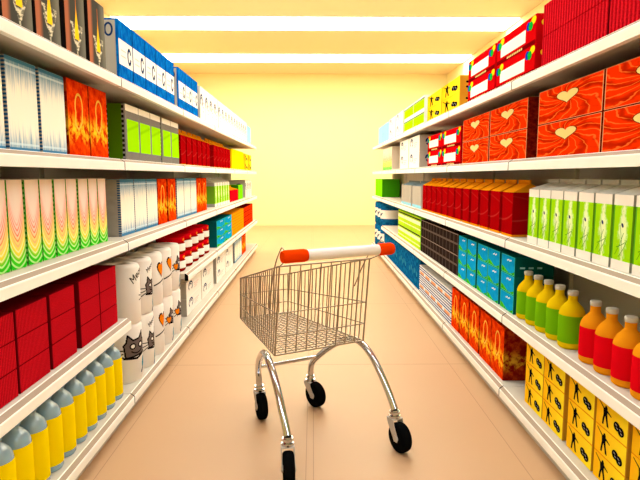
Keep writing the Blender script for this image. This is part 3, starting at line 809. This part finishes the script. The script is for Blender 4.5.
# ------------------------------------------------------------------ the shopping cart
def metal(name, c, rough):
    g = G(name, rough, 1.); x, y, z = g.obj()
    g.col(g.mix(g.noise(g.vec(x, y, z), 14.), tuple(v*.92 for v in c[:3])+(1,), c)); return g.mat
CHROME = metal('polished_chrome', rgb(198, 202, 208), .1)
WIRE = metal('dull_zinc_wire', rgb(168, 156, 140), .38)
TYRE = pm('black_rubber', rgb(14, 14, 15), .55)
HUBM = pm('pale_grey_hub', rgb(200, 190, 180), .35)
HANDW = pm('white_handle_plastic', rgb(244, 236, 230), .3, coat=.3)
HANDO = pm('orange_red_grip', rgb(238, 62, 4), .4)
cart = empty('shopping_cart', (.176, 2.467, 0), math.atan2(.463, .886))
tag(cart, 'empty wire shopping cart with orange handle grips in the aisle', 'shopping cart')
def spline(pts, n=6):
    P = [Vector(p) for p in pts]; out = []
    for i in range(len(P)-1):
        p0 = P[max(i-1, 0)]; p1 = P[i]; p2 = P[i+1]; p3 = P[min(i+2, len(P)-1)]
        for k in range(n):
            t = k/n
            out.append(.5*((2*p1)+(p2-p0)*t+(2*p0-5*p1+4*p2-p3)*t*t+(3*p1-p0-3*p2+p3)*t**3))
    out.append(P[-1]); return out
def lerp(a, b, t): return tuple(a[i]+(b[i]-a[i])*t for i in range(3))
WR, WF = .0033, .0046
# corner lines of the basket, t = 0 at the floor, 1 at the rim
RB_ = lambda s, t: lerp((s*.261, .294, .512), (s*.258, .235, .970), t)
FB_ = lambda s, t: lerp((s*.165, 1.053, .512), (s*.163, 1.046, .768), t)
RT = [0, .215, .48, 1.]      # rails: rear heights
FT = [0, .28, .605, 1.]      # front heights
def wires(name, parts):
    b = MB()
    for p, r in parts: b.tube(p, r, WIRE, 6)
    return b.build(name, cart)
for s in (-1, 1):
    w = []
    for k in range(4): w.append(([RB_(s, RT[k]), FB_(s, FT[k])], WF if k in (0, 3) else WR))
    for i in range(1, 20):
        t = i/20; w.append(([lerp(RB_(s, 0), FB_(s, 0), t), lerp(RB_(s, 1), FB_(s, 1), t)], WR))
    w.append(([RB_(s, 0), RB_(s, 1)], WF)); w.append(([FB_(s, 0), FB_(s, 1)], WF))
    wires('basket_side', w)
w = []
for k in range(4): w.append(([FB_(-1, FT[k]), FB_(1, FT[k])], WF if k in (0, 3) else WR))
for i in range(1, 10): w.append(([lerp(FB_(-1, 0), FB_(1, 0), i/10), lerp(FB_(-1, 1), FB_(1, 1), i/10)], WR))
wires('basket_front', w)
w = []
for k in range(4): w.append(([RB_(-1, RT[k]), RB_(1, RT[k])], WF if k in (0, 3) else WR))
for i in range(1, 9): w.append(([lerp(RB_(-1, 0), RB_(1, 0), i/9), lerp(RB_(-1, 1), RB_(1, 1), i/9)], WR))
wires('basket_rear_gate', w)
w = []
for i in range(1, 14): w.append(([lerp(RB_(-1, 0), RB_(1, 0), i/14), lerp(FB_(-1, 0), FB_(1, 0), i/14)], WR))
for i in range(1, 22): w.append(([lerp(RB_(-1, 0), FB_(-1, 0), i/22), lerp(RB_(1, 0), FB_(1, 0), i/22)], WR))
wires('basket_floor', w)
# side frames: one bent tube each side from the rear caster over the basket floor to the front caster
for s in (-1, 1):
    b = MB()
    pts = [(s*a, y, z) for a, y, z in ((.304, .056, .205), (.300, .12, .295), (.293, .20, .39), (.285, .285, .457), (.274, .365, .489), (.260, .44, .483), (.243, .515, .447), (.222, .60, .390), (.200, .668, .333), (.180, .724, .276), (.171, .740, .23), (.169, .742, .185))]
    b.tube(spline(pts, 7), .0185, CHROME, 14); o = b.build('leg_frame', cart)
b = MB(); b.tube([(-.192, .690, .314), (.192, .690, .314)], .011, CHROME, 12); b.build('crossbar', cart)
# handle
HY, HZ = .102, 1.036
b = MB(); b.tube([(-.178, HY, HZ), (.218, HY, HZ)], .0268, HANDW, 20); b.build('handle_bar', cart)
for a0, a1 in ((-.304, -.1785), (.2185, .306)):
    b = MB(); n = 9; pts = []; rs = []
    for i in range(n):
        t = i/(n-1); pts.append((a0+(a1-a0)*t, HY, HZ))
        rs.append(.0325-.006*(abs(2*t-1)**6)-.002*math.sin(PI*t))
    b.tube(pts, .028, HANDO, 20, rs=rs); o = b.build('handle_grip', cart); o['label'] = 'orange plastic grip'
for s in (-1, 1):
    b = MB()
    b.tube(spline([(s*.259, .236, .968), (s*.272, .150, 1.004), (s*.278, .112, 1.03)], 5), .0034, WIRE, 6)
    b.tube(spline([(s*.278, .118, 1.045), (s*.280, .142, 1.068), (s*.276, .178, 1.06), (s*.264, .275, .965), (s*.250, .37, .80)], 6), .0034, WIRE, 6)
    b.build('handle_bracket', cart)
# casters
def caster(px, py, swivel, top):
    t = empty('caster', (px, py, 0), swivel); t.parent = cart
    R, W = .076, .025; tr = -.05
    b = MB(); b.tube([(0, 0, top-.036), (0, 0, top+.004)], .02, CHROME, 16)
    b.tube([(0, 0, top-.014), (0, 0, top-.002)], .027, CHROME, 16); b.tube([(0, 0, top-.040), (0, 0, top-.024)], .030, CHROME, 16)
    for s in (-1, 1):
        x0, x1 = s*(W+.003), s*(W+.006)
        prof = [(-.03, top-.038), (.028, top-.038), (.02, top-.06), (tr+.02, R-.004), (tr+.012, R-.018), (tr-.012, R-.018), (tr-.02, R), (-.036, top-.06)]
        n = len(prof)
        vs = [(x0, y, z) for y, z in prof]+[(x1, y, z) for y, z in prof]
        b.add(vs, [tuple(range(n)), tuple(range(n, 2*n))[::-1]]+[(i, i+n, (i+1) % n+n, (i+1) % n) for i in range(n)], HUBM)
    b.box(-W-.006, W+.006, -.03, .028, top-.041, top-.036, HUBM); b.build('fork', t)
    b = MB(); prof = []
    m_ = 36
    pr = [(R*.55, -W), (R*.86, -W), (R*.96, -W*.8), (R, -W*.35), (R, W*.35), (R*.96, W*.8), (R*.86, W), (R*.55, W)]
    vs = []; fs = []
    for r, x in pr:
        for j in range(m_): q = 2*PI*j/m_; vs.append((x, tr+r*math.cos(q), R+r*math.sin(q)))
    for i in range(len(pr)-1):
        for j in range(m_): fs.append((i*m_+j, i*m_+(j+1) % m_, (i+1)*m_+(j+1) % m_, (i+1)*m_+j))
    b.add(vs, fs, TYRE, None, True)
    b.add(vs[:m_], [tuple(range(m_))[::-1]], TYRE); b.add(vs[-m_:], [tuple(range(m_))], TYRE); b.build('wheel', t)
    b = MB(); b.tube([(-W-.009, tr, R), (W+.009, tr, R)], .016, HUBM, 16); b.build('hub', t)
for px, py, sw, top in ((-.304, .056, -.36, .20), (.304, .056, 0, .20), (-.168, .742, -.16, .185), (.168, .742, .22, .185)):
    caster(px, py, sw, top)

# ------------------------------------------------------------------ camera, world, view
F, H = 540., 1.40
yaw, pitch = math.radians(.7375), math.radians(6.759)
f = Vector((math.sin(yaw)*math.cos(pitch), math.cos(yaw)*math.cos(pitch), -math.sin(pitch)))
r = Vector((math.cos(yaw), -math.sin(yaw), 0)); u = r.cross(f)
cam = bpy.data.cameras.new('camera'); co = bpy.data.objects.new('camera', cam); C.objects.link(co)
M = Matrix((r, u, -f)).transposed().to_4x4(); M.translation = (0, 0, H)
co.matrix_world = M
cam.sensor_width = 36; cam.lens = F/640*36; cam.clip_start = .05; cam.clip_end = 60
bpy.context.scene.camera = co
wd = bpy.data.worlds.new('world'); bpy.context.scene.world = wd; wd.use_nodes = True
wd.node_tree.nodes['Background'].inputs[0].default_value = (1, .9, .75, 1)
wd.node_tree.nodes['Background'].inputs[1].default_value = .3
vs_ = bpy.context.scene.view_settings
vs_.view_transform = 'Standard'; vs_.look = 'None'; vs_.gamma = 1; vs_.exposure = 0.0; vs_.use_curve_mapping = False
bpy.context.scene.cycles.max_bounces = 8
bpy.context.scene.cycles.use_denoising = True
